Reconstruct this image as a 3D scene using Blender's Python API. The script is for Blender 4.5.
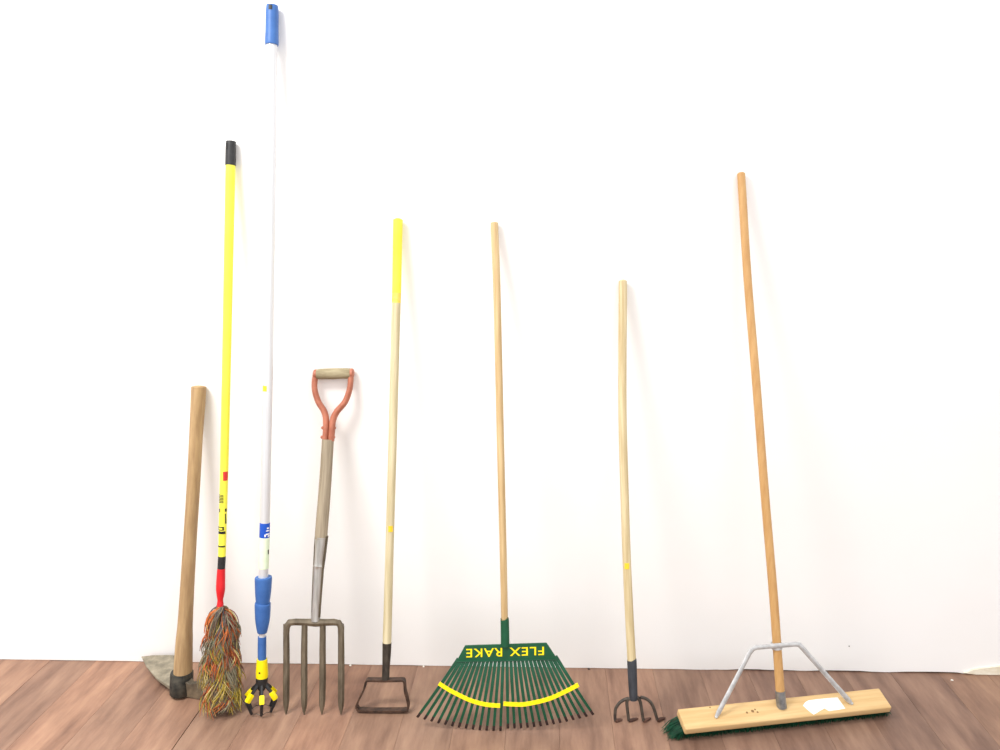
import bpy, bmesh, math, random
from mathutils import Vector, Matrix, Euler, noise

# ------------------------------------------------------------------ clear
for o in list(bpy.data.objects):
    bpy.data.objects.remove(o, do_unlink=True)
scene = bpy.context.scene
COL = scene.collection
R = math.radians

# ------------------------------------------------------------------ camera
FPX = 785.0                                   # focal length in pixels of the 1000x750 frame
CAM_LOC = Vector((0.0, -2.40, 1.50))
CAM_ROT = Euler((R(90 - 11.6), 0.0, R(1.5)), 'XYZ')
cam_d = bpy.data.cameras.new('camera')
cam = bpy.data.objects.new('camera', cam_d)
COL.objects.link(cam)
cam.location = CAM_LOC
cam.rotation_euler = CAM_ROT
cam_d.sensor_width = 36.0
cam_d.lens = FPX * 36.0 / 1000.0
cam_d.clip_start = 0.02
scene.camera = cam

# ------------------------------------------------------------------ world and lights
world = bpy.data.worlds.new('world')
scene.world = world
world.use_nodes = True
bg = world.node_tree.nodes['Background']
bg.inputs['Color'].default_value = (0.98, 0.99, 1.0, 1)
bg.inputs['Strength'].default_value = 0.78

def area(name, loc, target, sx, sy, power, col):
    d = bpy.data.lights.new(name, 'AREA')
    d.shape = 'RECTANGLE'; d.size = sx; d.size_y = sy
    d.energy = power; d.color = col
    o = bpy.data.objects.new(name, d); COL.objects.link(o)
    o.location = loc
    o.rotation_euler = (Vector(target) - Vector(loc)).to_track_quat('-Z', 'Y').to_euler()
    return o
# two unseen area lights added overhead, stronger upper left to suit the wall shadows
area('overhead_light', (-1.7, -1.5, 3.1), (-1.7, -1.5, 0), 1.2, 0.6, 58, (1.0, 0.97, 0.93))
area('overhead_light', (1.3, -2.9, 3.1), (1.3, -2.9, 0), 1.2, 0.6, 12, (1.0, 0.97, 0.93))

vs = scene.view_settings
vs.view_transform = 'Standard'
vs.look = 'None'
vs.exposure = 0.85
vs.gamma = 1.0
vs.use_curve_mapping = False

# ------------------------------------------------------------------ pixel helpers
RM = CAM_ROT.to_matrix()
def ray(px, py):
    return (RM @ Vector(((px - 500.0) / FPX, (375.0 - py) / FPX, -1.0))).normalized()
def hit(px, py, p0, n):
    d = ray(px, py)
    return CAM_LOC + d * ((Vector(p0) - CAM_LOC).dot(n) / d.dot(n))
def on_z(px, py, z=0.0):
    return hit(px, py, (0, 0, z), Vector((0, 0, 1)))
def on_wall(px, py, off=0.0):
    return hit(px, py, (0, -off, 0), Vector((0, 1, 0)))
def mpp(p):                                   # metres per pixel at a point
    return (Vector(p) - CAM_LOC).dot(RM @ Vector((0, 0, -1))) / FPX

# ------------------------------------------------------------------ materials
MATS = {}
def base_mat(name, col, rough=0.6, metal=0.0, spec=0.5):
    m = bpy.data.materials.new(name); m.use_nodes = True
    nt = m.node_tree; b = nt.nodes['Principled BSDF']
    b.inputs['Base Color'].default_value = (*col, 1)
    b.inputs['Roughness'].default_value = rough
    b.inputs['Metallic'].default_value = metal
    b.inputs['Specular IOR Level'].default_value = spec
    MATS[name] = m
    return m, nt, b
def srgb(r, g, b):
    f = lambda c: c / 12.92 if c <= 0.04045 else ((c + 0.055) / 1.055) ** 2.4
    return tuple(f(c / 255.0) for c in (r, g, b))
def mottled(name, c1, c2, scale=(30, 30, 30), rough=0.6, metal=0.0, spec=0.4, detail=4, lo=0.35, hi=0.65,
            bump=0.0, c3=None, coord='Object'):
    m, nt, b = base_mat(name, c1, rough, metal, spec)
    L = nt.links.new; N = nt.nodes.new
    tc = N('ShaderNodeTexCoord'); mp = N('ShaderNodeMapping'); mp.inputs['Scale'].default_value = scale
    nz = N('ShaderNodeTexNoise'); nz.inputs['Scale'].default_value = 1.0; nz.inputs['Detail'].default_value = detail
    nz.inputs['Roughness'].default_value = 0.6
    rp = N('ShaderNodeValToRGB')
    rp.color_ramp.elements[0].position = lo; rp.color_ramp.elements[0].color = (*c1, 1)
    rp.color_ramp.elements[1].position = hi; rp.color_ramp.elements[1].color = (*c2, 1)
    if c3:
        e = rp.color_ramp.elements.new((lo + hi) / 2); e.color = (*c3, 1)
    L(tc.outputs[coord], mp.inputs['Vector']); L(mp.outputs['Vector'], nz.inputs['Vector'])
    L(nz.outputs['Fac'], rp.inputs['Fac']); L(rp.outputs['Color'], b.inputs['Base Color'])
    if bump:
        bp = N('ShaderNodeBump'); bp.inputs['Strength'].default_value = bump; bp.inputs['Distance'].default_value = 0.002
        L(nz.outputs['Fac'], bp.inputs['Height']); L(bp.outputs['Normal'], b.inputs['Normal'])
    return m

S = srgb
WOODZ = (90, 90, 4)
mottled('wood_rake', S(172, 140, 94), S(214, 188, 142), WOODZ, 0.6, lo=0.3, hi=0.7, bump=0.1)
mottled('wood_cult', S(178, 156, 112), S(222, 206, 166), WOODZ, 0.6, lo=0.3, hi=0.7, bump=0.1)
mottled('wood_broom', S(186, 140, 86), S(206, 164, 108), WOODZ, 0.5, lo=0.3, hi=0.7, bump=0.05)
mottled('wood_hoe', S(180, 166, 126), S(218, 206, 172), WOODZ, 0.6, lo=0.3, hi=0.7, bump=0.1)
mottled('wood_mattock', S(142, 112, 78), S(186, 156, 114), (60, 60, 7), 0.65, lo=0.25, hi=0.7, bump=0.2)
mottled('wood_fork', S(122, 110, 92), S(168, 154, 132), (120, 120, 6), 0.75, lo=0.25, hi=0.7, bump=0.3)
mottled('wood_grip', S(122, 110, 82), S(172, 160, 130), (14, 90, 90), 0.7, lo=0.3, hi=0.7, bump=0.3)
mottled('wood_block', S(196, 160, 108), S(216, 184, 134), (5, 80, 80), 0.65, lo=0.3, hi=0.7, bump=0.1)
mottled('paint_yellow_pole', S(232, 226, 66), S(236, 230, 76), (8, 8, 8), 0.4)
mottled('paint_yellow_tip', S(234, 224, 56), S(236, 228, 72), (30, 30, 12), 0.45)
mottled('paint_orange_fade', S(238, 204, 50), S(226, 206, 120), (40, 40, 60), 0.5)
mottled('plastic_black', S(30, 30, 32), S(42, 42, 44), (60, 60, 60), 0.45)
mottled('plastic_red', S(206, 26, 34), S(220, 36, 44), (30, 30, 30), 0.35)
mottled('plastic_blue', S(50, 94, 158), S(60, 106, 172), (30, 30, 30), 0.45)
mottled('plastic_yellow', S(240, 216, 0), S(248, 226, 10), (30, 30, 30), 0.4)
mottled('label_blue', S(16, 76, 180), S(24, 84, 190), (30, 30, 30), 0.4)
mottled('label_pale', S(214, 232, 200), S(226, 238, 214), (30, 30, 30), 0.5)
mottled('label_white', S(238, 238, 238), S(248, 248, 248), (30, 30, 30), 0.5)
mottled('paper_white', S(232, 226, 214), S(250, 246, 240), (60, 60, 60), 0.7)
mottled('print_black', S(18, 18, 18), S(26, 26, 26), (30, 30, 30), 0.5)
mottled('sticker_red', S(200, 40, 40), S(214, 54, 50), (30, 30, 30), 0.5)
mottled('sticker_yellow', S(240, 196, 40), S(246, 206, 60), (30, 30, 30), 0.5)
mottled('aluminium', S(206, 207, 209), S(220, 221, 223), (200, 200, 3), 0.35, metal=0.35)
mottled('galvanised', S(172, 172, 172), S(200, 200, 200), (60, 60, 60), 0.4, metal=0.35)
mottled('ferrule_zinc', S(120, 122, 124), S(150, 152, 154), (60, 60, 60), 0.4, metal=0.7)
mottled('steel_socket', S(150, 146, 140), S(206, 203, 198), (80, 80, 8), 0.3, metal=0.7, lo=0.3, hi=0.7)
mottled('steel_tine', S(76, 66, 52), S(118, 106, 88), (50, 50, 14), 0.5, metal=0.3, bump=0.25, lo=0.3, hi=0.7)
mottled('paint_copper', S(158, 92, 70), S(182, 114, 90), (40, 40, 40), 0.45, bump=0.1)
mottled('steel_dark', S(40, 36, 32), S(92, 84, 74), (60, 60, 20), 0.5, metal=0.3, bump=0.2, lo=0.35, hi=0.75)
mottled('rust_brown', S(46, 32, 25), S(82, 58, 44), (60, 60, 60), 0.6, metal=0.2, bump=0.2)
mottled('rust_tip', S(62, 40, 33), S(96, 66, 54), (60, 60, 60), 0.7, bump=0.2)
mottled('cult_socket', S(46, 50, 56), S(64, 68, 74), (60, 60, 20), 0.5)
mottled('cult_tine', S(54, 47, 42), S(82, 73, 64), (60, 60, 60), 0.5, metal=0.2)
mottled('paint_green', S(8, 72, 44), S(12, 82, 52), (30, 30, 30), 0.45)
mottled('tine_green', S(12, 68, 44), S(18, 80, 54), (30, 30, 30), 0.4)
mottled('tine_tip', S(30, 18, 16), S(52, 33, 28), (60, 60, 60), 0.6)
mottled('mattock_eye', S(36, 38, 36), S(84, 80, 70), (34, 34, 34), 0.55, metal=0.2, bump=0.3, lo=0.4, hi=0.72)
mottled('mattock_blade', S(104, 98, 84), S(168, 158, 138), (24, 24, 24), 0.6, metal=0.15, bump=0.3, lo=0.3, hi=0.7, c3=S(138, 130, 112))
mottled('bristle_green', S(3, 52, 32), S(10, 80, 52), (40, 40, 40), 0.6)
mottled('axe_iron', S(58, 55, 49), S(128, 112, 90), (26, 26, 26), 0.6, metal=0.15, bump=0.3, lo=0.3, hi=0.7)
mottled('dent_brown', S(120, 92, 58), S(140, 108, 70), (90, 90, 90), 0.85)
mottled('plaster_chip', S(226, 220, 208), S(242, 238, 230), (90, 90, 90), 0.85)
mottled('grit_dark', S(58, 48, 42), S(80, 66, 58), (90, 90, 90), 0.85)
mottled('plaster_bare', S(222, 212, 188), S(238, 232, 216), (24, 24, 60), 0.9, bump=0.4)
YARN = [S(154, 134, 56), S(188, 164, 80), S(184, 104, 60), S(136, 74, 54), S(128, 120, 100), S(100, 106, 86), S(116, 92, 80), S(198, 178, 118), S(86, 88, 92)]
for i, c in enumerate(YARN):
    mottled('yarn_%d' % i, tuple(v * 0.8 for v in c), tuple(min(1, v * 1.15) for v in c), (200, 200, 200), 0.9, spec=0.1)

def wall_material():
    m, nt, b = base_mat('white_wall_paint', S(238, 235, 231), 0.7, 0, 0.3)
    L = nt.links.new; N = nt.nodes.new
    tc = N('ShaderNodeTexCoord')
    n1 = N('ShaderNodeTexNoise'); n1.inputs['Scale'].default_value = 1.3; n1.inputs['Detail'].default_value = 5
    rp = N('ShaderNodeValToRGB')
    rp.color_ramp.elements[0].position = 0.3; rp.color_ramp.elements[0].color = (*S(242, 241, 239), 1)
    rp.color_ramp.elements[1].position = 0.7; rp.color_ramp.elements[1].color = (*S(246, 245, 244), 1)
    L(tc.outputs['Object'], n1.inputs['Vector']); L(n1.outputs['Fac'], rp.inputs['Fac'])
    L(rp.outputs['Color'], b.inputs['Base Color'])
    n2 = N('ShaderNodeTexNoise'); n2.inputs['Scale'].default_value = 9; n2.inputs['Detail'].default_value = 6
    bp = N('ShaderNodeBump'); bp.inputs['Strength'].default_value = 0.12; bp.inputs['Distance'].default_value = 0.01
    L(tc.outputs['Object'], n2.inputs['Vector']); L(n2.outputs['Fac'], bp.inputs['Height']); L(bp.outputs['Normal'], b.inputs['Normal'])
    return m
wall_material()

def plank_material():
    m, nt, b = base_mat('plank_wood', S(140, 108, 94), 0.5, 0, 0.4)
    L = nt.links.new; N = nt.nodes.new
    tc = N('ShaderNodeTexCoord'); oi = N('ShaderNodeObjectInfo')
    mp = N('ShaderNodeMapping'); mp.inputs['Scale'].default_value = (22, 3.4, 22)
    cx = N('ShaderNodeCombineXYZ'); mul = N('ShaderNodeMath'); mul.operation = 'MULTIPLY'; mul.inputs[1].default_value = 57.0
    L(oi.outputs['Random'], mul.inputs[0]); L(mul.outputs[0], cx.inputs['X']); L(mul.outputs[0], cx.inputs['Z'])
    L(cx.outputs[0], mp.inputs['Location'])
    L(tc.outputs['Object'], mp.inputs['Vector'])
    n1 = N('ShaderNodeTexNoise'); n1.inputs['Scale'].default_value = 1.0; n1.inputs['Detail'].default_value = 7; n1.inputs['Roughness'].default_value = 0.62
    L(mp.outputs['Vector'], n1.inputs['Vector'])
    rp = N('ShaderNodeValToRGB')
    e = rp.color_ramp.elements
    e[0].position = 0.28; e[0].color = (*S(108, 80, 66), 1)
    e[1].position = 0.74; e[1].color = (*S(160, 128, 106), 1)
    k = e.new(0.5); k.color = (*S(137, 106, 88), 1)
    L(n1.outputs['Fac'], rp.inputs['Fac'])
    # large worn patches
    n2 = N('ShaderNodeTexNoise'); n2.inputs['Scale'].default_value = 5.0; n2.inputs['Detail'].default_value = 3
    L(tc.outputs['Object'], n2.inputs['Vector'])
    # per plank tint (from the object's own colour)
    mx = N('ShaderNodeMix'); mx.data_type = 'RGBA'; mx.blend_type = 'MULTIPLY'; mx.inputs[0].default_value = 1.0
    L(rp.outputs['Color'], mx.inputs[6]); L(oi.outputs['Color'], mx.inputs[7])
    rr = N('ShaderNodeMapRange'); rr.inputs['From Min'].default_value = 0.3; rr.inputs['From Max'].default_value = 0.7
    rr.inputs['To Min'].default_value = 0.9; rr.inputs['To Max'].default_value = 1.1
    L(n2.outputs['Fac'], rr.inputs['Value'])
    mx2 = N('ShaderNodeMix'); mx2.data_type = 'RGBA'; mx2.blend_type = 'MULTIPLY'; mx2.inputs[0].default_value = 1.0
    L(mx.outputs[2], mx2.inputs[6]); L(rr.outputs['Result'], mx2.inputs[7])
    L(mx2.outputs[2], b.inputs['Base Color'])
    ro = N('ShaderNodeMapRange'); ro.inputs['To Min'].default_value = 0.42; ro.inputs['To Max'].default_value = 0.62
    L(n1.outputs['Fac'], ro.inputs['Value']); L(ro.outputs['Result'], b.inputs['Roughness'])
    bp = N('ShaderNodeBump'); bp.inputs['Strength'].default_value = 0.15; bp.inputs['Distance'].default_value = 0.002
    L(n1.outputs['Fac'], bp.inputs['Height']); L(bp.outputs['Normal'], b.inputs['Normal'])
plank_material()
mottled('subfloor', S(40, 30, 26), S(52, 40, 34), (10, 10, 10), 0.9)

# ------------------------------------------------------------------ object helpers
def obj(name, bm, mat, parent=None, smooth=True, mats=None):
    """link a bmesh given in WORLD coordinates as one mesh object, in its parent's space"""
    me = bpy.data.meshes.new(name)
    if parent is not None:
        top = parent
        while top.parent is not None: top = top.parent
        bm.transform(top.matrix_world.inverted())       # every part sits at identity under its thing
    bmesh.ops.recalc_face_normals(bm, faces=bm.faces)
    bm.to_mesh(me); bm.free()
    for k in (mats or [mat]):
        me.materials.append(MATS[k])
    if smooth:
        me.shade_smooth()
        try: me.set_sharp_from_angle(angle=R(38))
        except Exception: pass
    o = bpy.data.objects.new(name, me); COL.objects.link(o)
    if parent is not None:
        o.parent = parent
    return o
def thing(name, label, cat, mat4, group=None):
    o = bpy.data.objects.new(name, None); COL.objects.link(o)
    o.empty_display_size = 0.05
    o.matrix_world = mat4
    o['label'] = label; o['category'] = cat
    if group: o['group'] = group
    bpy.context.view_layer.update()
    return o
def catmull(pts, n=6):
    """pts: list of tuples of equal length -> smooth list"""
    if len(pts) < 3: return [Vector(p) for p in pts]
    P = [Vector(p) for p in pts]; out = []
    for i in range(len(P) - 1):
        p0 = P[max(i - 1, 0)]; p1 = P[i]; p2 = P[i + 1]; p3 = P[min(i + 2, len(P) - 1)]
        for k in range(n):
            t = k / n
            out.append(0.5 * ((2 * p1) + (p2 - p0) * t + (2 * p0 - 5 * p1 + 4 * p2 - p3) * t * t + (3 * p1 - p0 - 3 * p2 + p3) * t ** 3))
    out.append(P[-1])
    return out
def tube(bm, path, rad, seg=16, ref=None, flat=1.0, flip=0.0, mi=0, square=False):
    """sweep; rad scalar or list; section axes a (along ref) and b; flat scales b"""
    path = [Vector(p) for p in path]; n = len(path)
    if not hasattr(rad, '__len__'): rad = [rad] * n
    ref = Vector(ref) if ref is not None else Vector((1, 0, 0))
    rings = []
    for i, p in enumerate(path):
        t = (path[min(i + 1, n - 1)] - path[max(i - 1, 0)])
        if t.length < 1e-9: t = Vector((0, 0, 1))
        t.normalize()
        a = ref - t * ref.dot(t)
        if a.length < 1e-4: a = Vector((0, 1, 0.3)) - t * Vector((0, 1, 0.3)).dot(t)
        a.normalize(); b = t.cross(a)
        ring = []
        for k in range(seg):
            th = 2 * math.pi * (k + flip) / seg
            ca, sb = math.cos(th), math.sin(th)
            if square: ca *= 1.41421; sb *= 1.41421
            ring.append(bm.verts.new(p + a * (ca * rad[i]) + b * (sb * rad[i] * flat)))
        rings.append(ring)
    for i in range(n - 1):
        for k in range(seg):
            f = bm.faces.new((rings[i][k], rings[i][(k + 1) % seg], rings[i + 1][(k + 1) % seg], rings[i + 1][k])); f.material_index = mi
    f = bm.faces.new(list(reversed(rings[0]))); f.material_index = mi
    f = bm.faces.new(rings[-1]); f.material_index = mi
    return bm
def rounded(path, rad, r0=False, r1=False, k=0.6):
    """add end rounding to a path"""
    path = [Vector(p) for p in path]; rad = list(rad) if hasattr(rad, '__len__') else [rad] * len(path)
    def end(p, d, r):
        q = []; 
        for j in range(5):
            a = j / 5 * math.pi / 2
            q.append((p + d * (r * k * math.sin(a)), r * math.cos(a) if j else r))
        q.append((p + d * (r * k), r * 0.12))
        return q
    if r1:
        d = (path[-1] - path[-2]).normalized(); base = path[-1] - d * rad[-1] * k
        e = end(base, d, rad[-1]); path = path[:-1] + [x[0] for x in e]; rad = rad[:-1] + [x[1] for x in e]
    if r0:
        d = (path[0] - path[1]).normalized(); base = path[0] - d * rad[0] * k
        e = end(base, d, rad[0])[::-1]; path = [x[0] for x in e] + path[1:]; rad = [x[1] for x in e] + rad[1:]
    return path, rad
def prism(bm, pts, off):
    """closed outline (world) extruded by vector off"""
    off = Vector(off)
    A = [bm.verts.new(Vector(p)) for p in pts]; B = [bm.verts.new(Vector(p) + off) for p in pts]
    n = len(A)
    bm.faces.new(A); bm.faces.new(list(reversed(B)))
    for i in range(n):
        bm.faces.new((A[i], B[i], B[(i + 1) % n], A[(i + 1) % n]))
    return bm
def bevel_all(bm, w, seg=2):
    bmesh.ops.bevel(bm, geom=list(bm.edges) + list(bm.verts), offset=w, segments=seg, profile=0.6, affect='EDGES', clamp_overlap=True)
    return bm

class Tool:
    """frame of a leaning tool: base on the floor, top against the wall"""
    def __init__(self, name, label, cat, base_px, top_px, rtop):
        self.B = on_z(*base_px)
        self.T = on_wall(top_px[0], top_px[1], rtop)
        self.u = (self.T - self.B).normalized()
        x = Vector((1, 0, 0)); self.s = (x - self.u * x.dot(self.u)).normalized()
        self.y = self.u.cross(self.s)                    # away from the camera
        m = Matrix((self.s, self.y, self.u)).transposed().to_4x4(); m.translation = self.B
        self.M = m
        self.root = thing(name, label, cat, m)
        self.mesh_path = None
    def w(self, px, py, off=0.0):                         # pixel -> world on the tool's plane (off>0 towards camera)
        return hit(px, py, self.B - self.y * off, self.y)
    def local(self, x, y, z):
        return self.M @ Vector((x, y, z))
    def handle(self, trace, n=6):
        """trace: (px,py,width px) top to bottom -> smooth world path + radii"""
        q = catmull([(a, b, c) for a, b, c in trace], n)
        P = [self.w(v.x, v.y) for v in q]
        Rr = [v.z * 0.5 * mpp(p) for v, p in zip(q, P)]
        return P, Rr
    def part(self, name, bm, mat, **k):
        return obj(name, bm, mat, self.root, **k)
    def rod(self, name, trace, mat, r0=False, r1=False, seg=18, flat=1.0, n=6, k=0.6, parent=None):
        P, Rr = self.handle(trace, n)
        P, Rr = rounded(P, Rr, r0, r1, k)
        bm = bmesh.new(); tube(bm, P, Rr, seg, self.s, flat)
        return obj(name, bm, mat, parent or self.root)
    def patch(self, name, px0, py0, px1, py1, cx, r, mat, parent=None, grow=0.0004, n=6):
        """print wrapped on the front of a round pole: pixel box, pole centre px and radius"""
        bm = bmesh.new()
        top = []; bot = []
        for i in range(n + 1):
            x = px0 + (px1 - px0) * i / n
            for y, row in ((py0, top), (py1, bot)):
                c = cx(y); p = self.w(c, y); rr = r(y) * mpp(p) + grow
                sx = max(-0.98, min(0.98, (x - c) / r(y)))
                a = math.asin(sx)
                row.append(p + self.s * (rr * math.sin(a)) - self.y * (rr * math.cos(a)))
        n_ = -self.y * 0.0003
        Tt = [bm.verts.new(v + n_) for v in top]; Bb = [bm.verts.new(v + n_) for v in bot]
        T2 = [bm.verts.new(v - n_ * 2) for v in top]; B2 = [bm.verts.new(v - n_ * 2) for v in bot]
        for i in range(n):
            bm.faces.new((Tt[i], Tt[i + 1], Bb[i + 1], Bb[i])); bm.faces.new((T2[i], B2[i], B2[i + 1], T2[i + 1]))
            bm.faces.new((Tt[i], T2[i], T2[i + 1], Tt[i + 1])); bm.faces.new((Bb[i], Bb[i + 1], B2[i + 1], B2[i]))
        bm.faces.new((Tt[0], Bb[0], B2[0], T2[0])); bm.faces.new((Tt[-1], T2[-1], B2[-1], Bb[-1]))
        return obj(name, bm, mat, parent or self.root)
def lerp_fn(tab):
    def f(y):
        if y <= tab[0][0]: return tab[0][1]
        for (a, va), (b, vb) in zip(tab, tab[1:]):
            if y <= b: return va + (vb - va) * (y - a) / (b - a)
        return tab[-1][1]
    return f

# ------------------------------------------------------------------ setting: floor planks and wall
def box(bm, x0, x1, y0, y1, z0, z1):
    v = [bm.verts.new((x, y, z)) for z in (z0, z1) for y in (y0, y1) for x in (x0, x1)]
    for f in ((0, 2, 3, 1), (4, 5, 7, 6), (0, 1, 5, 4), (2, 6, 7, 3), (0, 4, 6, 2), (1, 3, 7, 5)):
        bm.faces.new([v[i] for i in f])
    return bm
XW = 4.2
floor = obj('floor', box(bmesh.new(), -XW - 0.3, XW + 0.3, -4.6, 0.06, -0.06, -0.02), 'subfloor', smooth=False)
floor['kind'] = 'structure'; floor['label'] = 'reddish brown wooden plank floor along the white wall'
PW = 0.158
PANG = R(-2.0)                                       # the boards run a little off square to the wall
x_seam = on_wall(96, 662).x
rng = random.Random(4)
tint_known = {}
def plank_mesh():
    bm = bmesh.new(); box(bm, 0.0002, PW - 0.0002, -4.5, 0.05, -0.02, 0.0)
    bmesh.ops.bevel(bm, geom=[e for e in bm.edges if e.verts[0].co.z > -0.01 and e.verts[1].co.z > -0.01 and abs(e.verts[0].co.x - e.verts[1].co.x) < 1e-6],
                    offset=0.0004, segments=1, affect='EDGES')
    me = bpy.data.meshes.new('plank'); bm.to_mesh(me); bm.free(); me.materials.append(MATS['plank_wood'])
    return me
pm = plank_mesh()
i0 = int((-XW - x_seam) / PW) - 1
nP = int(2 * XW / PW) + 2
# tint of each board counted from the seam at the left of the mattock (wood colour board by board, right-hand ones darkened for the light's falloff)
TINT = {-3: (0.98, .96, .94), -2: (1.1, 1.06, 1.02), -1: (0.94, .93, .93), 0: (1.22, 1.16, 1.1), 1: (1.02, 1.0, .98), 2: (1.12, 1.09, 1.05), 3: (0.97, .98, .98),
        4: (1.06, 1.05, 1.05), 5: (1.12, 1.06, 1.02), 6: (1.02, 1.02, 1.0), 7: (.96, .97, .97), 8: (1.05, 1.04, 1.02), 9: (1.0, 1.0, 1.0),
        10: (1.04, 1.03, 1.02), 11: (1.06, 1.04, 1.03), 12: (.86, .86, .88), 13: (.9, .9, .93), 14: (.82, .82, .86), 15: (.92, .93, .95),
        16: (.86, .87, .9), 17: (.9, .9, .92), 18: (1.02, 1.0, .96), 19: (.94, .93, .92)}
for i in range(i0, i0 + nP):
    p = bpy.data.objects.new('plank', pm); COL.objects.link(p); p.parent = floor
    c = TINT.get(i)
    if c is None:
        v = rng.uniform(0.86, 1.12); c = (v, v * 0.99, v * 0.98)
    p.color = (*c, 1)
    p.location = (x_seam + i * PW / math.cos(PANG), 0, -rng.uniform(0, 0.0006)); p.rotation_euler = (0, 0, PANG)
    if i == 2: p.scale.x = 0.988                        # the one open joint, left of the duster

# wall: front skin with a slightly ragged lower edge that leaves a dark gap above the boards on the right
bm = bmesh.new()
xs = [-XW + 0.02 * k for k in range(int(2 * XW / 0.02) + 1)]
xa, xb = on_wall(715, 668).x, on_wall(962, 673).x
fr_b = []; fr_t = []; bk_b = []; bk_t = []
for x in xs:
    g = 0.0012 + 0.0012 * noise.noise((x * 9, 3.1, 0))
    if xa < x < xb:
        g += 0.004 * max(0.0, min(1.0, 0.85 + 1.4 * noise.noise((x * 11.0, 7.7, 0))))
    g = max(0.0003, g)
    fr_b.append(bm.verts.new((x, 0.0, g))); fr_t.append(bm.verts.new((x, 0.0, 3.4)))
    bk_b.append(bm.verts.new((x, 0.12, g))); bk_t.append(bm.verts.new((x, 0.12, 3.4)))
for k in range(len(xs) - 1):
    bm.faces.new((fr_b[k], fr_b[k + 1], fr_t[k + 1], fr_t[k]))
    bm.faces.new((bk_b[k + 1], bk_b[k], bk_t[k], bk_t[k + 1]))
    bm.faces.new((fr_b[k + 1], fr_b[k], bk_b[k], bk_b[k + 1]))
    bm.faces.new((fr_t[k], fr_t[k + 1], bk_t[k + 1], bk_t[k]))
bm.faces.new((fr_b[0], fr_t[0], bk_t[0], bk_b[0])); bm.faces.new((fr_b[-1], bk_b[-1], bk_t[-1], fr_t[-1]))
wall = obj('wall_back', bm, 'white_wall_paint', smooth=False)
wall['kind'] = 'structure'; wall['label'] = 'bare white painted wall behind the leaning garden tools'
# bare lump of plaster at the foot of the wall on the far right, and a tiny nail
bm = bmesh.new()
pts = []
for px, py in ((962, 672.5), (972, 668.5), (984, 667), (1003, 664.5), (1030, 668), (1040, 675.5), (1000, 674.8), (975, 673.6)):
    q = on_wall(px, py); q.z = max(q.z, 0.001); pts.append(q)
prism(bm, pts, (0, -0.006, 0)); bevel_all(bm, 0.002, 1)
obj('bare_plaster', bm, 'plaster_bare', wall)
for px, py in ((849, 646),):
    bm = bmesh.new(); q = on_wall(px, py)
    tube(bm, [q + Vector((0, .002, 0)), q - Vector((0, .0025, 0))], 0.0016, 8, (1, 0, 0))
    obj('nail_head', bm, 'grit_dark', wall)

# ------------------------------------------------------------------ 1 mattock
t = Tool('mattock', 'old mattock with thick wooden handle and grey iron head, leaning left of the duster', 'mattock', (183, 694.5), (199, 387), 0.024)
P, Rr = t.handle([(198.8, 385.5, 13.6), (198.2, 400, 13.4), (196, 438, 12.4), (193.2, 490, 12.2), (190, 540, 12.2), (185.6, 616, 13.4), (184.2, 641, 15.4), (183, 672, 17), (182.5, 686, 17.2)])
P, Rr = rounded(P, Rr, True, False, 0.25)
bm = bmesh.new(); tube(bm, P, Rr, 20, t.s, 1.35)
t.part('handle', bm, 'wood_mattock')
# eye: hollow oval collar
E = t.w(182, 694); E.z = 0.004
upv = t.u
bm = bmesh.new()
e0 = t.w(182, 671.5); e1 = t.w(181, 693.5)
d = (e0 - e1)
m1 = mpp(e0)
tube(bm, [e1, e1 + d * 0.06, e1 + d * 0.5, e1 + d * 0.94, e0], [9.8 * m1, 10.6 * m1, 10.9 * m1, 10.7 * m1, 10.3 * m1], 20, t.s, 1.15)
eye = t.part('eye', bm, 'mattock_eye')
# adze blade: broad plate towards the wall, tapering from thick root to thin edge
def slope_pt(px, py, z):
    return on_z(px, py, z)
top = [slope_pt(141.5, 656.5, .034), slope_pt(152, 655.3, .036), slope_pt(165, 655, .037), slope_pt(176.5, 655.2, .038), slope_pt(179.5, 663, .044), slope_pt(184, 676, .050),
       slope_pt(174, 689, .040), slope_pt(166, 684, .036), slope_pt(157, 678.5, .034), slope_pt(146.5, 666.5, .034)]
for q in top: q.y = min(q.y, -0.004)
thick = [.003, .003, .003, .003, .009, .016, .016, .010, .006, .004]
bm = bmesh.new()
A = [bm.verts.new(p) for p in top]; Bv = [bm.verts.new(p - Vector((0, 0, k))) for p, k in zip(top, thick)]
bm.faces.new(A); bm.faces.new(list(reversed(Bv)))
for i in range(len(A)):
    j = (i + 1) % len(A); bm.faces.new((A[i], Bv[i], Bv[j], A[j]))
bmesh.ops.triangulate(bm, faces=[f for f in bm.faces if len(f.verts) > 4])
t.part('adze_blade', bm, 'mattock_blade', smooth=False)
# cutter blade: upright axe bit towards the front right
c = Vector((0.92, -0.39, 0)).normalized(); nrm = Vector((0.39, 0.92, 0)).normalized()
C0 = (e0 + e1) * 0.5; C0 = C0 + c * 0.016
prof = [(0.0, 0.008, 0.064, 0.018), (0.012, 0.006, 0.058, 0.015), (0.030, 0.002, 0.050, 0.010), (0.070, 0.0006, 0.064, 0.003)]
bm = bmesh.new(); rings = []
for s_, z0, z1, th in prof:
    p = Vector((C0.x, C0.y, 0)) + c * s_
    rings.append([bm.verts.new(p + nrm * a + Vector((0, 0, z))) for a, z in ((-th, z0), (th, z0), (th, z1), (-th, z1))])
for a, b_ in zip(rings, rings[1:]):
    for k in range(4): bm.faces.new((a[k], a[(k + 1) % 4], b_[(k + 1) % 4], b_[k]))
bm.faces.new(rings[0][::-1]); bm.faces.new(rings[-1])
bevel_all(bm, 0.0012, 1)
t.part('axe_blade', bm, 'axe_iron')

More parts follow.
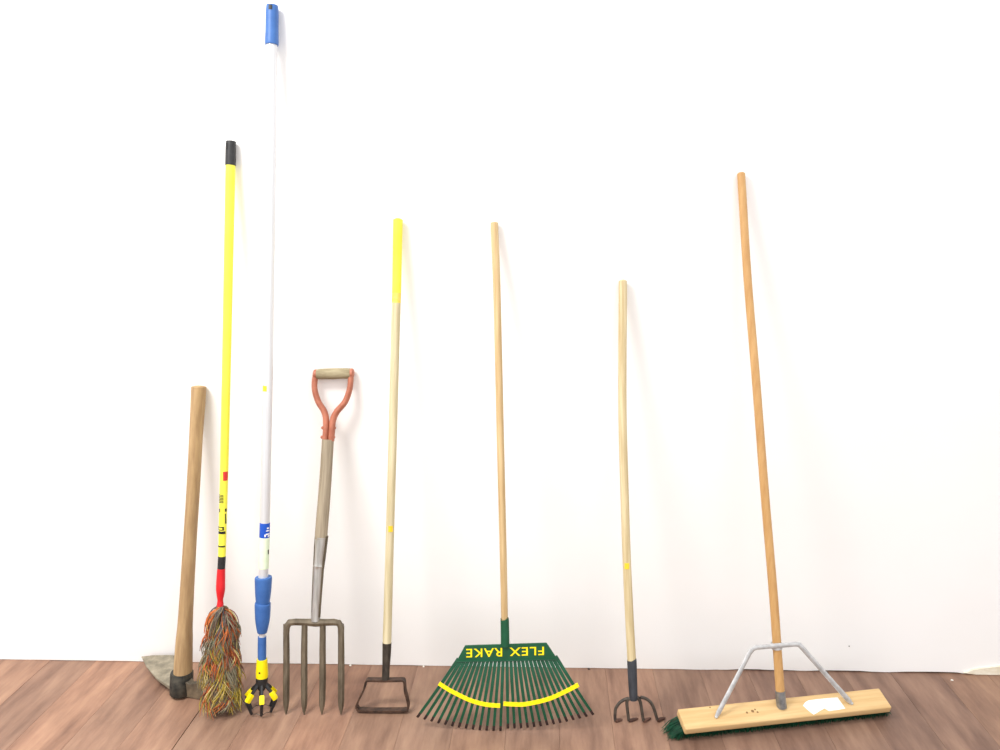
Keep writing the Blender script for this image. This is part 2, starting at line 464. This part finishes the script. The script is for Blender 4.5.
# ------------------------------------------------------------------ 2 duster
t = Tool('duster', 'fluffy multicoloured yarn duster on a bright yellow pole with black cap', 'duster', (220, 712), (231, 142), 0.017)
ctr = lerp_fn([(141, 231), (250, 228.8), (430, 225.2), (556, 222), (570, 221.2), (712, 220)])
rad = lerp_fn([(141, 4.9), (250, 4.6), (430, 4.2), (556, 3.7)])
cap = t.rod('end_cap', [(ctr(141), 140.5, 9.6), (ctr(150), 150, 10.2), (ctr(165.5), 165.5, 10.4)], 'plastic_black', r0=True, k=0.45)
t.patch('hanging_hole', 227.4, 144, 229.8, 150.5, ctr, lambda y: 5.1, 'print_black', cap)
pole = t.rod('pole', [(ctr(y), y, 2 * rad(y)) for y in (165, 220, 300, 380, 460, 520, 557)], 'paint_yellow_pole')
t.rod('black_band', [(ctr(556), 556, 7.5), (ctr(569), 569, 7.5)], 'plastic_black')
t.patch('red_sticker', 224.6, 471, 228.6, 480, ctr, rad, 'sticker_red', pole)
for k in range(6):                                            # bar code
    y = 494 + 1.5 * k
    t.patch('barcode_line', 219.6, y, 224.8, y + 0.75, ctr, rad, 'print_black', pole)
for x0, y0, x1, y1 in ((220.4, 508, 221.6, 511.5), (226.0, 508, 227.0, 511), (219, 526, 225, 526.9), (219, 528.8, 225, 529.6), (218.8, 526, 219.6, 529.6), (223.8, 526, 225, 529.6),
                       (218.4, 530.6, 226, 533.2), (218.2, 545, 225.6, 546.4), (226, 513, 226.6, 523)):
    t.patch('print_mark', x0, y0, x1, y1, ctr, rad, 'print_black', pole)
t.rod('red_socket', [(221.3, 568.5, 7.8), (220.8, 580, 8.6), (220.6, 589, 8.8), (220.4, 596, 7.0), (220.3, 600, 5.6), (220.2, 604, 6.4), (220, 610, 7)], 'plastic_red', n=4)
t.rod('core', [(220, 606, 8), (220, 640, 14), (220, 690, 16), (220, 703, 10)], 'yarn_6')
half = lerp_fn([(604, 7), (612, 10), (620, 12.5), (645, 16), (670, 17.4), (690, 18.6), (705, 18), (714, 16)])
rg = random.Random(11)
bm = bmesh.new()
mm = mpp(t.B)
zpix = lambda y: (t.M.inverted() @ t.w(220, y)).z
for i in range(330):                                         # tufts of yarn, each a loose bunch in one or two colours
    y0 = 604 + 90 * rg.random() ** 0.8
    ang = rg.uniform(0, 2 * math.pi)
    ln = rg.uniform(13, 27)
    y1 = min(y0 + ln, 708 + rg.uniform(-6, 4))
    low = (y1 - 620) / 90
    if rg.random() < max(0, low - 0.4) * 0.95: cols = [0, 1, 0, 7, 4]
    else: cols = rg.choice([[2, 3, 2], [4, 5, 4], [3, 6, 4], [2, 0, 4], [5, 0, 4], [4, 8, 6], [2, 7, 3], [4, 4, 7]])
    rT = half(y1) * rg.uniform(0.62, 0.98); tw = rg.uniform(-0.7, 0.7); puff = rg.uniform(0.002, 0.012)
    for j in range(12):
        yy = y1 + rg.uniform(-6, 3); yy = min(yy, 711.5)
        z0, z1 = zpix(y0), zpix(yy)
        r1 = rT * (rg.uniform(0.84, 1.2) if rg.random() < 0.85 else rg.uniform(1.15, 1.4)); rA = half(y0) * 0.3
        aj = ang + rg.uniform(-0.22, 0.22); sj = tw + rg.uniform(-0.35, 0.35)
        pts = []
        for k in range(6):
            f = k / 5
            rr = rA + (r1 - rA) * (1 - (1 - f) ** 1.7)
            a = aj + sj * f * f
            z = z0 + (z1 - z0) * (f ** 1.35) + puff * math.sin(f * math.pi)
            pts.append(Vector(((1.8 * (y0 - 604 + (yy - y0) * f) / 100 + rr * math.cos(a)) * mm, rr * mm * math.sin(a) * 0.85, z)))
        W = [t.M @ p for p in pts]
        for p in W: p.z = max(p.z, 0.0018); p.y = min(p.y, -0.004)
        th = rg.uniform(0.0010, 0.0020)
        tube(bm, W, [th * 0.7, th, th, th, th * 0.8, th * 0.25], 5, (1, 0, 0), mi=rg.choice(cols))
yp = obj('yarn_pile', bm, None, t.root, mats=['yarn_%d' % k for k in range(len(YARN))])
yp['kind'] = 'stuff'; yp['label'] = 'shaggy multicoloured yarn strands of the duster'

# ------------------------------------------------------------------ 3 light bulb changer
t = Tool('light_bulb_changer', 'tall aluminium pole with blue grips and a black and yellow claw, beside the duster', 'pole tool', (261, 712), (272, 6.5), 0.022)
ctr = lerp_fn([(5, 272.3), (45, 271.8), (200, 270.4), (375, 268), (430, 266.8), (520, 265), (578, 263.3), (605, 262.7), (660, 262), (712, 261)])
rad = lerp_fn([(45, 5.4), (375, 4.9), (578, 4.8)])
cap = t.rod('end_grip', [(ctr(5), 5, 11.4), (ctr(12), 12, 12.6), (ctr(30), 30, 12.8), (ctr(42), 42, 13.4), (ctr(45), 45, 13.0)], 'plastic_blue', r0=True, k=0.5)
t.patch('hanging_hole', 270.5, 6.8, 274, 11.5, ctr, lambda y: 6.3, 'print_black', cap)
pole = t.rod('pole', [(ctr(y), y, 2 * rad(y)) for y in (44, 120, 200, 300, 375, 430, 520, 580)], 'aluminium')
lb = t.rod('blue_label', [(ctr(522.5), 522.5, 2 * rad(522) + 0.5), (ctr(537), 537, 2 * rad(537) + 0.5)], 'label_blue')
for x0, y0, x1, y1 in ((267.2, 532.5, 269.6, 533.8), (266.0, 533.2, 267.2, 535.6), (268.2, 526.5, 269.5, 528.0), (267.4, 529.3, 269.6, 530.2), (268.6, 534.4, 269.7, 535.8)):
    t.patch('label_print', x0, y0, x1, y1, ctr, lambda y: rad(y) + 0.25, 'label_white', lb)
lb = t.rod('pale_label', [(ctr(537), 537, 2 * rad(537) + 0.5), (ctr(568), 568, 2 * rad(568) + 0.5)], 'label_pale')
t.patch('label_print', 268.6, 549, 269.3, 553.5, ctr, lambda y: rad(y) + 0.25, 'print_black', lb)
t.patch('price_sticker', 263.8, 385.5, 268.2, 391.0, ctr, rad, 'sticker_yellow', pole)
t.rod('collar', [(263.4, 577, 16.2), (263.4, 579.5, 16.8), (263.1, 592, 15.6), (262.8, 602.5, 13.4)], 'plastic_blue', n=3)
t.rod('collar', [(262.8, 602.5, 14.6), (262.7, 605, 15.6), (262.6, 618, 14.6), (262.3, 628, 11.6), (262.2, 632.5, 9.4)], 'plastic_blue', n=3)
t.rod('inner_tube', [(262.2, 631, 6.6), (262.1, 639, 6.6)], 'aluminium')
t.rod('lower_grip', [(262.1, 636.5, 8.2), (262, 648, 8.4), (262, 660, 8.2)], 'plastic_blue')
ys = t.rod('yellow_socket', [(262.0, 659, 10.4), (262, 664, 11), (262, 668, 11.6), (262, 674, 12), (261.9, 678, 11.6)], 'plastic_yellow', n=3)
t.patch('screw_hole', 260.6, 669.6, 262.2, 671.2, ctr, lambda y: 5.9, 'print_black', ys)
t.rod('hub', [(261.9, 677, 11.8), (261.8, 682, 11.4), (261.7, 686.5, 9.4), (261.6, 690, 6)], 'plastic_black', n=3)
zz = lambda y: (t.M.inverted() @ t.w(261.6, y)).z
xx = lambda y: (t.M.inverted() @ t.w(ctr(y), y)).x
mm = mpp(t.B)
ends = []
for k in range(6):
    a = math.pi / 2 + k * math.pi / 3 - 0.35
    dr = Vector((math.cos(a), -math.sin(a), 0))
    def fp(r, y): return t.M @ (Vector((xx(y), 0, zz(y))) + dr * (r * mm))
    tang = (t.M.to_3x3() @ Vector((-dr.y, dr.x, 0)))
    bm = bmesh.new()
    path = [fp(3, 682), fp(6, 686), fp(10, 690), fp(15, 696), fp(15.6, 698.5), fp(14.4, 701.5), fp(10.5, 710.5)]
    for p in path: p.z = max(p.z, 0.003)
    tube(bm, path, [1.7 * mm, 1.7 * mm, 1.6 * mm, 1.6 * mm, 1.6 * mm, 1.6 * mm, 1.4 * mm], 6, tang)
    f = t.part('claw_finger', bm, 'plastic_black')
    bm = bmesh.new()
    a0, a1 = fp(10.6, 690.6), fp(15.8, 697.2)
    tube(bm, [a0, a0.lerp(a1, .1), a0.lerp(a1, .9), a1], [1.9 * mm, 2.3 * mm, 2.3 * mm, 1.9 * mm], 4, tang, flip=0.5, square=True, flat=0.8)
    bm.normal_update()
    obj('yellow_pad', bm, 'plastic_yellow', f)
    ends.append((path[-1], path[-2]))
bm = bmesh.new()
for k in range(6):
    p, q = ends[k][0], ends[(k + 1) % 6][0]
    mid = (p + q) / 2 + Vector((0, 0, 0.004))
    tube(bm, [p, mid, q], 0.0011, 5, (0, 0, 1))
t.part('wire_ring', bm, 'steel_dark')

# ------------------------------------------------------------------ 4 garden fork
t = Tool('garden_fork', 'four-tined digging fork with copper-red D handle and weathered wooden grip', 'fork', (314, 715), (333.5, 374), 0.018)
for tr in ([(316, 372, 5.6), (314.6, 382, 5.6), (315, 391, 5.8), (318.5, 402, 6.0), (324, 411, 6.2), (326, 419, 6.2), (326, 430, 6.2), (325.2, 441, 6.2)],
           [(351, 372, 5.6), (350.6, 382, 5.6), (349.2, 391, 5.8), (345, 402, 6.0), (337, 411.5, 6.4), (333, 420, 6.4), (332, 430, 6.4), (331.2, 441, 6.2)]):
    arm = t.rod('handle_arm', tr, 'paint_copper', n=4, flat=1.3)
bm = bmesh.new()
P = [t.w(x, y) for x, y in ((317, 374.2), (320, 374.1), (333.5, 373.7), (347, 373.4), (350.5, 373.3))]
m1 = mpp(P[0]); tube(bm, P, [5.0 * m1, 5.3 * m1, 5.6 * m1, 5.3 * m1, 5.0 * m1], 16, t.u)
grip = t.part('grip', bm, 'wood_grip')
for xs_ in ((313.6, 317.6, 374.3), (350.2, 353.8, 373.2)):
    bm = bmesh.new(); a, b_ = t.w(xs_[0], xs_[2]), t.w(xs_[1], xs_[2])
    PP, RR = [a, a.lerp(b_, .25), a.lerp(b_, .75), b_], [3.6 * m1, 4.8 * m1, 5.0 * m1, 4.6 * m1]
    if xs_[0] > 330: RR = RR[::-1]
    tube(bm, PP, RR, 14, t.u)
    t.part('grip_cap', bm, 'paint_copper')
for y_ in (427.8, 437.2):                                    # rivets right through both arms
    for xa_, xb_ in ((321.4, 325), (332, 335.8)):
        bm = bmesh.new(); p, q = t.w(xa_ + (428 - y_) * 0.08, y_), t.w(xb_ + (428 - y_) * 0.08, y_)
        rr = [1.0 * m1, 1.7 * m1, 1.8 * m1] if xa_ < 330 else [1.8 * m1, 1.7 * m1, 1.0 * m1]
        tube(bm, [p, p.lerp(q, .25 if xa_ < 330 else .75), q], rr, 10, t.u)
        t.part('rivet', bm, 'paint_copper')
t.rod('shaft', [(328, 439.5, 11.8), (326.4, 465, 12), (324, 500, 12.4), (321.5, 530, 12.6), (321.2, 538.5, 12.6)], 'wood_fork')
t.rod('socket', [(321.3, 537, 12.7), (320.4, 548, 11.8), (319, 563, 10.6), (318.7, 566, 11.2), (318.4, 569, 10.4), (317.2, 592, 9.8), (316, 612, 9.2), (315.7, 621, 9.4)], 'steel_socket', n=3)
for off in (-1, 1):
    bm = bmesh.new()
    P = [t.w(321.6 + off * 5.2, 536.0), t.w(320.6 + off * 5.0, 546), t.w(319.6 + off * 4.5, 558), t.w(318.4 + off * 4.2, 570), t.w(316.6 + off * 3.6, 600), t.w(315.8 + off * 3.2, 618)]
    tube(bm, P, [1.5 * m1] * 3 + [1.3 * m1] * 3, 8, t.s, 2.4)
    t.part('socket_strap', bm, 'steel_tine')  # side straps; their darker steel also draws the socket's dark edge reflections
# crossbar with rounded shoulders, then the tines
bm = bmesh.new()
cb = [(286.2, 634), (286.6, 627), (289.5, 622.6), (296, 622), (306, 622.2), (315.7, 622.8), (326, 622.4), (334, 622.2), (338.8, 623), (341, 627), (341, 634)]
tube(bm, [t.w(*p) for p in cb], [3.1 * m1] + [3.4 * m1] * 4 + [4.0 * m1] + [3.4 * m1] * 4 + [3.1 * m1], 8, -t.y, 1.0)
t.part('crossbar', bm, 'steel_tine')
for xt, xm, xb_ in ((286.2, 286.4, 286), (304.6, 304.2, 304.2), (322.8, 322.6, 321.9), (341, 341.2, 341)):
    bm = bmesh.new()
    P = [t.w(xt, 624), t.w(xm, 650), t.w(xm, 680), t.w((xm + xb_) / 2, 700), t.w(xb_, 706), t.w(xb_, 712), t.w(xb_, 714.9)]
    tube(bm, P, [3.0 * m1, 3.25 * m1, 3.3 * m1, 3.15 * m1, 2.7 * m1, 1.3 * m1, 0.3 * m1], 6, t.s, 0.9)
    t.part('tine', bm, 'steel_tine')

# ------------------------------------------------------------------ 5 stirrup hoe
t = Tool('stirrup_hoe', 'stirrup hoe with rusty loop blade and pale handle painted yellow at the top', 'hoe', (383, 711.8), (398, 219), 0.018)
ctr = lerp_fn([(218, 398), (293, 396.6), (350, 395), (450, 392.4), (540, 389.8), (643, 387), (680, 385.6)])
wd = lerp_fn([(218, 9.8), (293, 9.2), (350, 8.8), (540, 8.4), (643, 8.8)])
t.rod('painted_tip', [(ctr(y), y, wd(y)) for y in (218, 235, 260, 293)], 'paint_yellow_tip', r0=True)
t.rod('paint_fade', [(ctr(y), y, wd(y)) for y in (292.8, 298, 303)], 'paint_orange_fade')
hd = t.rod('handle', [(ctr(y), y, wd(y)) for y in (302.8, 350, 420, 480, 540, 600, 644)], 'wood_hoe')
t.patch('price_sticker', 389.0, 525, 393.2, 531, ctr, lambda y: wd(y) / 2, 'sticker_yellow', hd)
t.rod('ferrule', [(387, 642.5, 9.2), (386.6, 655, 8.6), (386, 668, 7.6), (385.6, 679.5, 7.6)], 'steel_dark', n=3)
m1 = mpp(t.B)
loop = [(385.6, 680), (399, 679.6), (403.6, 679.8), (404.8, 683), (405.2, 690), (407.3, 698), (408.5, 703.5), (408.2, 707.5), (405.5, 709.6), (383, 710), (361, 709.6),
        (357.8, 708), (357.0, 704.5), (360, 697.5), (364, 689.5), (365.8, 683.5), (366.8, 680.2), (371, 679.6), (385.6, 680)]
bm = bmesh.new()
# flat steel strap bent into a loop
Ls = catmull([(a, b_, 0) for a, b_ in loop], 3)
n = len(Ls) - 1
inner = []; cx_, cy_ = 383, 695
rings = []
for i in range(n):
    p = t.w(Ls[i].x, Ls[i].y)
    q0 = t.w(Ls[i - 1].x, Ls[i - 1].y); q1 = t.w(Ls[(i + 1) % n].x, Ls[(i + 1) % n].y)
    tg = (q1 - q0).normalized(); nr = tg.cross(t.y).normalized()
    th = 0.0028; dp = 0.012
    ring = []
    for a, b_ in ((-th, -dp), (th, -dp), (th, dp), (-th, dp)):
        v = p + nr * a + t.y * b_; v.z = max(v.z, 0.0004); ring.append(bm.verts.new(v))
    rings.append(ring)
for i in range(n):
    a, b_ = rings[i], rings[(i + 1) % n]
    for k in range(4): bm.faces.new((a[k], a[(k + 1) % 4], b_[(k + 1) % 4], b_[k]))
t.part('loop_blade', bm, 'rust_brown')

# ------------------------------------------------------------------ 6 leaf rake
t = Tool('leaf_rake', 'green metal leaf rake with yellow lettering, fanned tines and plain wooden handle', 'rake', (503, 731.5), (494.5, 223), 0.014)
t.rod('handle', [(494.4, 222, 7.4), (494.8, 235, 7.6), (496.3, 270, 7.6), (497.2, 300, 7.4), (498.6, 360, 7.4), (500.4, 440, 7.4), (502.4, 520, 7.2), (503.8, 580, 7.0), (504.6, 622, 6.8)], 'wood_rake', r0=True, k=0.3)
t.rod('socket', [(504.6, 619.5, 8.4), (504.8, 622, 8.6), (505.2, 646, 8.8)], 'paint_green')
pts = [(465, 645.6), (546.6, 643), (557.6, 659.6), (456.2, 662.2)]
bm = bmesh.new(); prism(bm, [t.w(x, y, 0.004) for x, y in pts], t.y * 0.006); bevel_all(bm, 0.0012, 1)
plate = t.part('plate', bm, 'paint_green')
# folded lower lip of the plate
bm = bmesh.new()
tube(bm, [t.w(456.6, 661.6, 0.005), t.w(505, 660.8, 0.005), t.w(557.2, 659.2, 0.005)], 0.0022, 8, t.u)
obj('folded_lip', bm, 'tine_green', plate)
def tip(i):
    if i < 13:
        f = i / 12; x = 417.2 + (500.4 - 417.2) * f; y = 717.4 + (731.2 - 717.4) * (1 - (1 - f) ** 1.9)
    else:
        f = (i - 13) / 13; x = 508.0 + (593.4 - 508.0) * f; y = 728.6 - (728.6 - 714.8) * f ** 1.8
    return x, y
m1 = mpp(t.B)
for i in range(27):
    f = i / 26
    x0 = 458.4 + (555.6 - 458.4) * f; y0 = 660.6 - 2.6 * f
    x1, y1 = tip(i)
    bm = bmesh.new()
    A0 = t.w(x0, y0 - 2); dl = math.hypot(x1 - x0, y1 - y0); A1 = t.w(x1 - (x1 - x0) / dl * 5, y1 - (y1 - y0) / dl * 5)
    dd = (A1 - A0).normalized()
    P = [A0 + (A1 - A0) * k / 5 - t.y * (0.010 * math.sin(math.pi * k / 5)) for k in range(6)]
    sd = dd.cross(t.y).normalized()
    for p in P: p.z = max(p.z, 0.002)
    tube(bm, P, [1.7 * m1, 1.7 * m1, 1.6 * m1, 1.5 * m1, 1.4 * m1, 1.3 * m1], 4, sd, 0.45, flip=0.5, square=True)
    tn = t.part('tine', bm, 'tine_green')
    bm = bmesh.new()
    # hooked dark tip
    q1 = t.w(x1, y1); q0 = P[-1]
    Q = [q0 - dd * 0.002, q0.lerp(q1, 0.5) - t.y * 0.001, q1 + t.y * 0.003]
    for p in Q: p.z = max(p.z, 0.0012)
    tube(bm, Q, [1.25 * m1, 1.25 * m1, 1.15 * m1], 4, sd, 0.5, flip=0.5, square=True)
    obj('tine_tip', bm, 'tine_tip', tn)
for arc in ([(439, 683.2), (446, 687.8), (453, 691.8), (470, 700), (486, 704.4), (500.2, 705.6)], [(503.4, 703.6), (514, 704.2), (526, 704), (548, 699), (566, 691), (578.4, 684.6)]):
    bm = bmesh.new(); Q = catmull([(a, b_, 0) for a, b_ in arc], 5)
    P = [t.w(q.x, q.y, 0.012) for q in Q]
    tube(bm, P, 1.95 * m1, 4, t.u, 0.5, flip=0.5, square=True)
    t.part('spring_bar', bm, 'plastic_yellow')
# lettering, upside down as the rake stands head down
def text_mesh(body, offset):
    cu = bpy.data.curves.new('lettering', 'FONT'); cu.body = body; cu.size = 1.0; cu.extrude = 0.02; cu.offset = offset
    cu.space_character = 1.12; cu.resolution_u = 3
    ob = bpy.data.objects.new('lettering', cu); COL.objects.link(ob)
    bpy.context.view_layer.update()
    me = bpy.data.meshes.new_from_object(ob.evaluated_get(bpy.context.evaluated_depsgraph_get()))
    bpy.data.objects.remove(ob, do_unlink=True); bpy.data.curves.remove(cu)
    return me
for body, xr, xl, yT, yB in (('FLEX', 544.0, 509.6, 647.2, 655.6), ('RAKE', 502.2, 466.2, 648.4, 657.0)):
    me = text_mesh(body, 0.010)
    bm = bmesh.new(); bm.from_mesh(me); bpy.data.meshes.remove(me)
    X0 = min(v.co.x for v in bm.verts); X1 = max(v.co.x for v in bm.verts); Y0 = min(v.co.y for v in bm.verts); Y1 = max(v.co.y for v in bm.verts)
    off = 0.0043
    for v in bm.verts:
        fx = (v.co.x - X0) / (X1 - X0); fy = (v.co.y - Y0) / (Y1 - Y0)
        px = xr + (xl - xr) * fx; tilt = (px - 505) * -0.030
        py = yT + (yB - yT) * fy + tilt + (0.6 if body == 'FLEX' else -0.6)
        v.co = t.w(px, py, off + (0.0008 if v.co.z > 0 else 0.0))
    obj('lettering', bm, 'plastic_yellow', plate, smooth=False)['label'] = 'yellow upside-down %s lettering' % body

# ------------------------------------------------------------------ 7 cultivator
t = Tool('cultivator', 'small four-pronged cultivator with dark socket and long pale wooden handle', 'cultivator', (637, 722.5), (622.5, 281), 0.016)
hd = t.rod('handle', [(622.8, 279.5, 8.2), (622.8, 300, 8.6), (622.4, 360, 8.4), (622.6, 420, 8.4), (624.2, 480, 8.4), (626.4, 550, 8.4), (629, 610, 8.6), (631.8, 662, 8.8)], 'wood_cult', r0=True)
t.patch('price_sticker', 624.2, 562.2, 628.6, 568.2, lerp_fn([(550, 626.4), (610, 629)]), lambda y: 4.25, 'sticker_yellow', hd)
t.rod('socket', [(631.7, 659.5, 9.2), (631.9, 662, 9.6), (632.6, 680, 9.2), (633.4, 696, 8.4), (633.7, 700, 7.6)], 'cult_socket', n=3)
m1 = mpp(t.B)
dirt = (on_z(646, 717) - on_z(637.5, 722)).normalized()
prongs = [([(632, 698.5), (627, 698.8), (620.5, 702), (616, 708), (615, 715), (615.4, 721.5)], (622.5, 719.5)),
          ([(632.5, 698.5), (628.5, 699.2), (626.9, 702.5), (627.6, 711), (628.8, 720.8)], (638.2, 718.3)),
          ([(635, 698.5), (638.5, 699), (640.4, 702.5), (641.8, 711), (643.4, 720.6)], (651.2, 718.1)),
          ([(635, 698), (643, 697.6), (650, 701.6), (653.6, 708), (655.6, 714), (657.2, 719.8)], (665.4, 717.7))]
for pr, tp in prongs:
    bm = bmesh.new(); Q = catmull([(a, b_, 0) for a, b_ in pr], 4)
    P = [t.w(q.x, q.y, 0.0) for q in Q]
    for p in P: p.z = max(p.z, 0.005)
    tube(bm, P, [1.75 * m1 - 0.3 * m1 * k / len(P) for k in range(len(P))], 10, t.s)
    tn = t.part('tine', bm, 'cult_tine')
    e = P[-1]; g = on_z(tp[0], tp[1], 0.003)
    bm = bmesh.new()
    tube(bm, [e + Vector((0, 0, 0.003)), e - Vector((0, 0, 0.0015)) + (g - e) * 0.08, e.lerp(g, 0.5), e.lerp(g, 0.85), g], [1.3 * m1, 1.9 * m1, 1.7 * m1, 1.2 * m1, 0.4 * m1], 8, (0, 0, 1), 1.0)
    for v in bm.verts: v.co.z = max(v.co.z, 0.0003)
    obj('pointed_tip', bm, 'rust_tip', tn)

# ------------------------------------------------------------------ 8 push broom
zf = 0.026
FL = on_z(684.5, 735, zf); FR = on_z(890, 712.5, zf)
a = (FR - FL); LEN = a.length; a.normalize()
b0 = Vector((0, 0, 1)).cross(a).normalized()              # towards the wall
tau = R(18)
w_ = b0 * math.cos(tau) + Vector((0, 0, 1)) * math.sin(tau)
nb = a.cross(w_).normalized()                              # out of the block's upper face
DEP, THK = 0.070, 0.024
mid = (FL + FR) / 2 + b0 * 0.035; mid.z = 0
rm = Matrix((a, b0, Vector((0, 0, 1)))).transposed().to_4x4(); rm.translation = mid
root = thing('push_broom', 'wide push broom with green bristles, wooden block and metal brace', 'broom', rm)
def bp(x, y, z):                                           # block coordinates: along, across, up from the lower front left corner
    return FL + a * x + w_ * y + nb * z
bm = bmesh.new()
vv = [bp(x, y, z) for z in (0, THK) for y, x in ((0, 0), (0, LEN), (DEP, LEN), (DEP, 0))]
prism(bm, vv[:4], nb * THK)
bevel_all(bm, 0.005, 3)
block = obj('block', bm, 'wood_block', root)
def on_top(px, py, up=0.0):
    return hit(px, py, bp(0, 0, THK + up), nb)
# handle
Hb = on_top(781.8, 706.5)
Ht = on_wall(741.2, 174, 0.015)
hu = (Ht - Hb).normalized(); hs = (Vector((1, 0, 0)) - hu * hu.x).normalized(); hy = hu.cross(hs)
hw = lambda px, py, off=0.0: hit(px, py, Hb - hy * off, hy)
def hrod(name, trace, mat, r0=False, n=6, k=0.6):
    q = catmull(trace, n); P = [hw(v.x, v.y) for v in q]; Rr = [v.z * .5 * mpp(p) for v, p in zip(q, P)]
    P, Rr = rounded(P, Rr, r0, False, k)
    bm = bmesh.new(); tube(bm, P, Rr, 18, hs); return obj(name, bm, mat, root)
hrod('handle', [(741, 172, 7.8), (742.4, 195, 8.0), (747.7, 280, 8.0), (756, 380, 8.2), (764.5, 490, 8.4), (773, 590, 8.6), (777, 646, 8.6), (780.2, 692, 8.8)], 'wood_broom', r0=True)
hrod('ferrule', [(780.1, 690.5, 9.6), (780.9, 700, 9.8), (781.8, 707.5, 9.8)], 'ferrule_zinc', n=2)
m1 = mpp(Hb)
off = 0.016
legs = [([(777, 645.6), (766, 646.6), (757, 647.4), (753.2, 648.6), (749.6, 653)], (737, 677.5), (716.2, 717)),
        ([(777, 645.6), (788, 644.8), (796, 644.2), (799.4, 644.8), (802.6, 648.2)], (818, 667), (851.5, 703.5))]
for trace, midp, foot in legs:
    P = [hw(x, y, off) for x, y in trace]
    F = on_top(foot[0], foot[1], 0.002)
    bm = bmesh.new()
    P += [P[-1].lerp(F, 0.3), P[-1].lerp(F, 0.65), P[-1].lerp(F, 0.93)] 
    P += [F]
    tube(bm, P, [2.45 * m1] * (len(P) - 2) + [2.7 * m1, 1.8 * m1], 10, hu, 0.6)
    leg = obj('brace_arm', bm, 'galvanised', root)
    bm = bmesh.new(); tube(bm, [F - nb * 0.004, F + nb * 0.003, F + nb * 0.0045], [0.0046, 0.0046, 0.002], 10, a)
    obj('bolt', bm, 'galvanised', leg)
bm = bmesh.new(); c0 = hw(776.8, 648.4); c1 = hw(776.4, 642.8)
tube(bm, [c0, c1], 5.4 * m1, 16, hs, 1.05)
obj('clamp', bm, 'galvanised', root)
# torn white paper label
bm = bmesh.new()
prism(bm, [on_top(x, y, 0.0012) for x, y in ((803, 705.4), (805.4, 702), (808.5, 700.3), (822, 698.6), (837.6, 697.3), (841, 702.4), (845.4, 708.4), (838, 709.8), (829, 711), (824.6, 708.2), (819.8, 711), (813.8, 714.6), (808, 710.2))], -nb * 0.001)
obj('torn_label', bm, 'paper_white', block, smooth=False)
for px, py, k in ((747, 712.6, 1.2), (752.6, 711.2, 1.6), (757.5, 712.2, 1.0), (755, 709.5, 0.9), (710, 707.5, 0.8)):       # dents
    bm = bmesh.new(); p = on_top(px, py); tube(bm, [p - nb * 0.001, p + nb * 0.0005], k * m1, 7, a)
    obj('dark_mark', bm, 'dent_brown', block)
# bristles
rg = random.Random(5); bm = bmesh.new()
for i in range(7200):
    x = rg.uniform(0.004, LEN - 0.004); y = rg.uniform(0.012, DEP - 0.006)
    p0 = bp(x, y, 0.001)
    ex = 0.0
    if x < 0.05: ex = -(1 - x / 0.05) * 0.055
    elif x > LEN - 0.04: ex = (1 - (LEN - x) / 0.04) * 0.036
    else: ex = rg.uniform(-0.008, 0.008)
    f = y / DEP
    fy = (0.002 * (1 - f) + 0.012 * f) + rg.uniform(-0.006, 0.006)
    p2 = p0 + a * (ex * rg.uniform(0.55, 1.1)) + b0 * fy; p2.z = rg.uniform(0.0008, 0.004) 
    p1 = p0.lerp(p2, 0.5) + a * ex * 0.12 + Vector((0, 0, 0.003)); p1.z = min(p1.z, max(p0.z, 0.006))
    tube(bm, [p0, p1, p2], [0.0008, 0.0008, 0.0006], 3, a)
br = obj('bristles', bm, 'bristle_green', root)
br['kind'] = 'stuff'; br['label'] = 'dense dark green synthetic bristles'

# ------------------------------------------------------------------ crumbs at the foot of the wall
rg = random.Random(8)
def chip(px, py, size, mat, label, z=0.0):
    p = on_z(px, py); p.y = min(p.y, -size * 1.3)
    bm = bmesh.new(); bmesh.ops.create_icosphere(bm, subdivisions=1, radius=size)
    for v in bm.verts:
        v.co *= rg.uniform(0.7, 1.15); v.co.z = max(-0.35 * size, v.co.z * 0.6)
    zmin = min(v.co.z for v in bm.verts)
    for v in bm.verts: v.co += Vector((p.x, p.y, -zmin - 0.0003))
    o = obj('plaster_crumb' if mat == 'plaster_chip' else 'grit_crumb', bm, mat, smooth=False)
    # origin at the crumb's base
    o.data.transform(Matrix.Translation((-p.x, -p.y, 0))); o.location = (p.x, p.y, 0)
    o['label'] = label; o['category'] = 'crumb'; o['group'] = 'crumbs along the foot of the wall'
chip(952, 680.5, 0.0045, 'plaster_chip', 'white plaster crumb on the floor right of the broom')
chip(588.5, 667.5, 0.005, 'grit_dark', 'dark grit crumb at wall foot between rake and cultivator')
chip(825.5, 671.5, 0.007, 'grit_dark', 'dark grit crumb at wall foot behind the broom brace')
chip(351, 664, 0.005, 'plaster_chip', 'white plaster crumb at wall foot just right of the fork')
chip(424, 665, 0.004, 'plaster_chip', 'white plaster crumb at wall foot between hoe and rake')
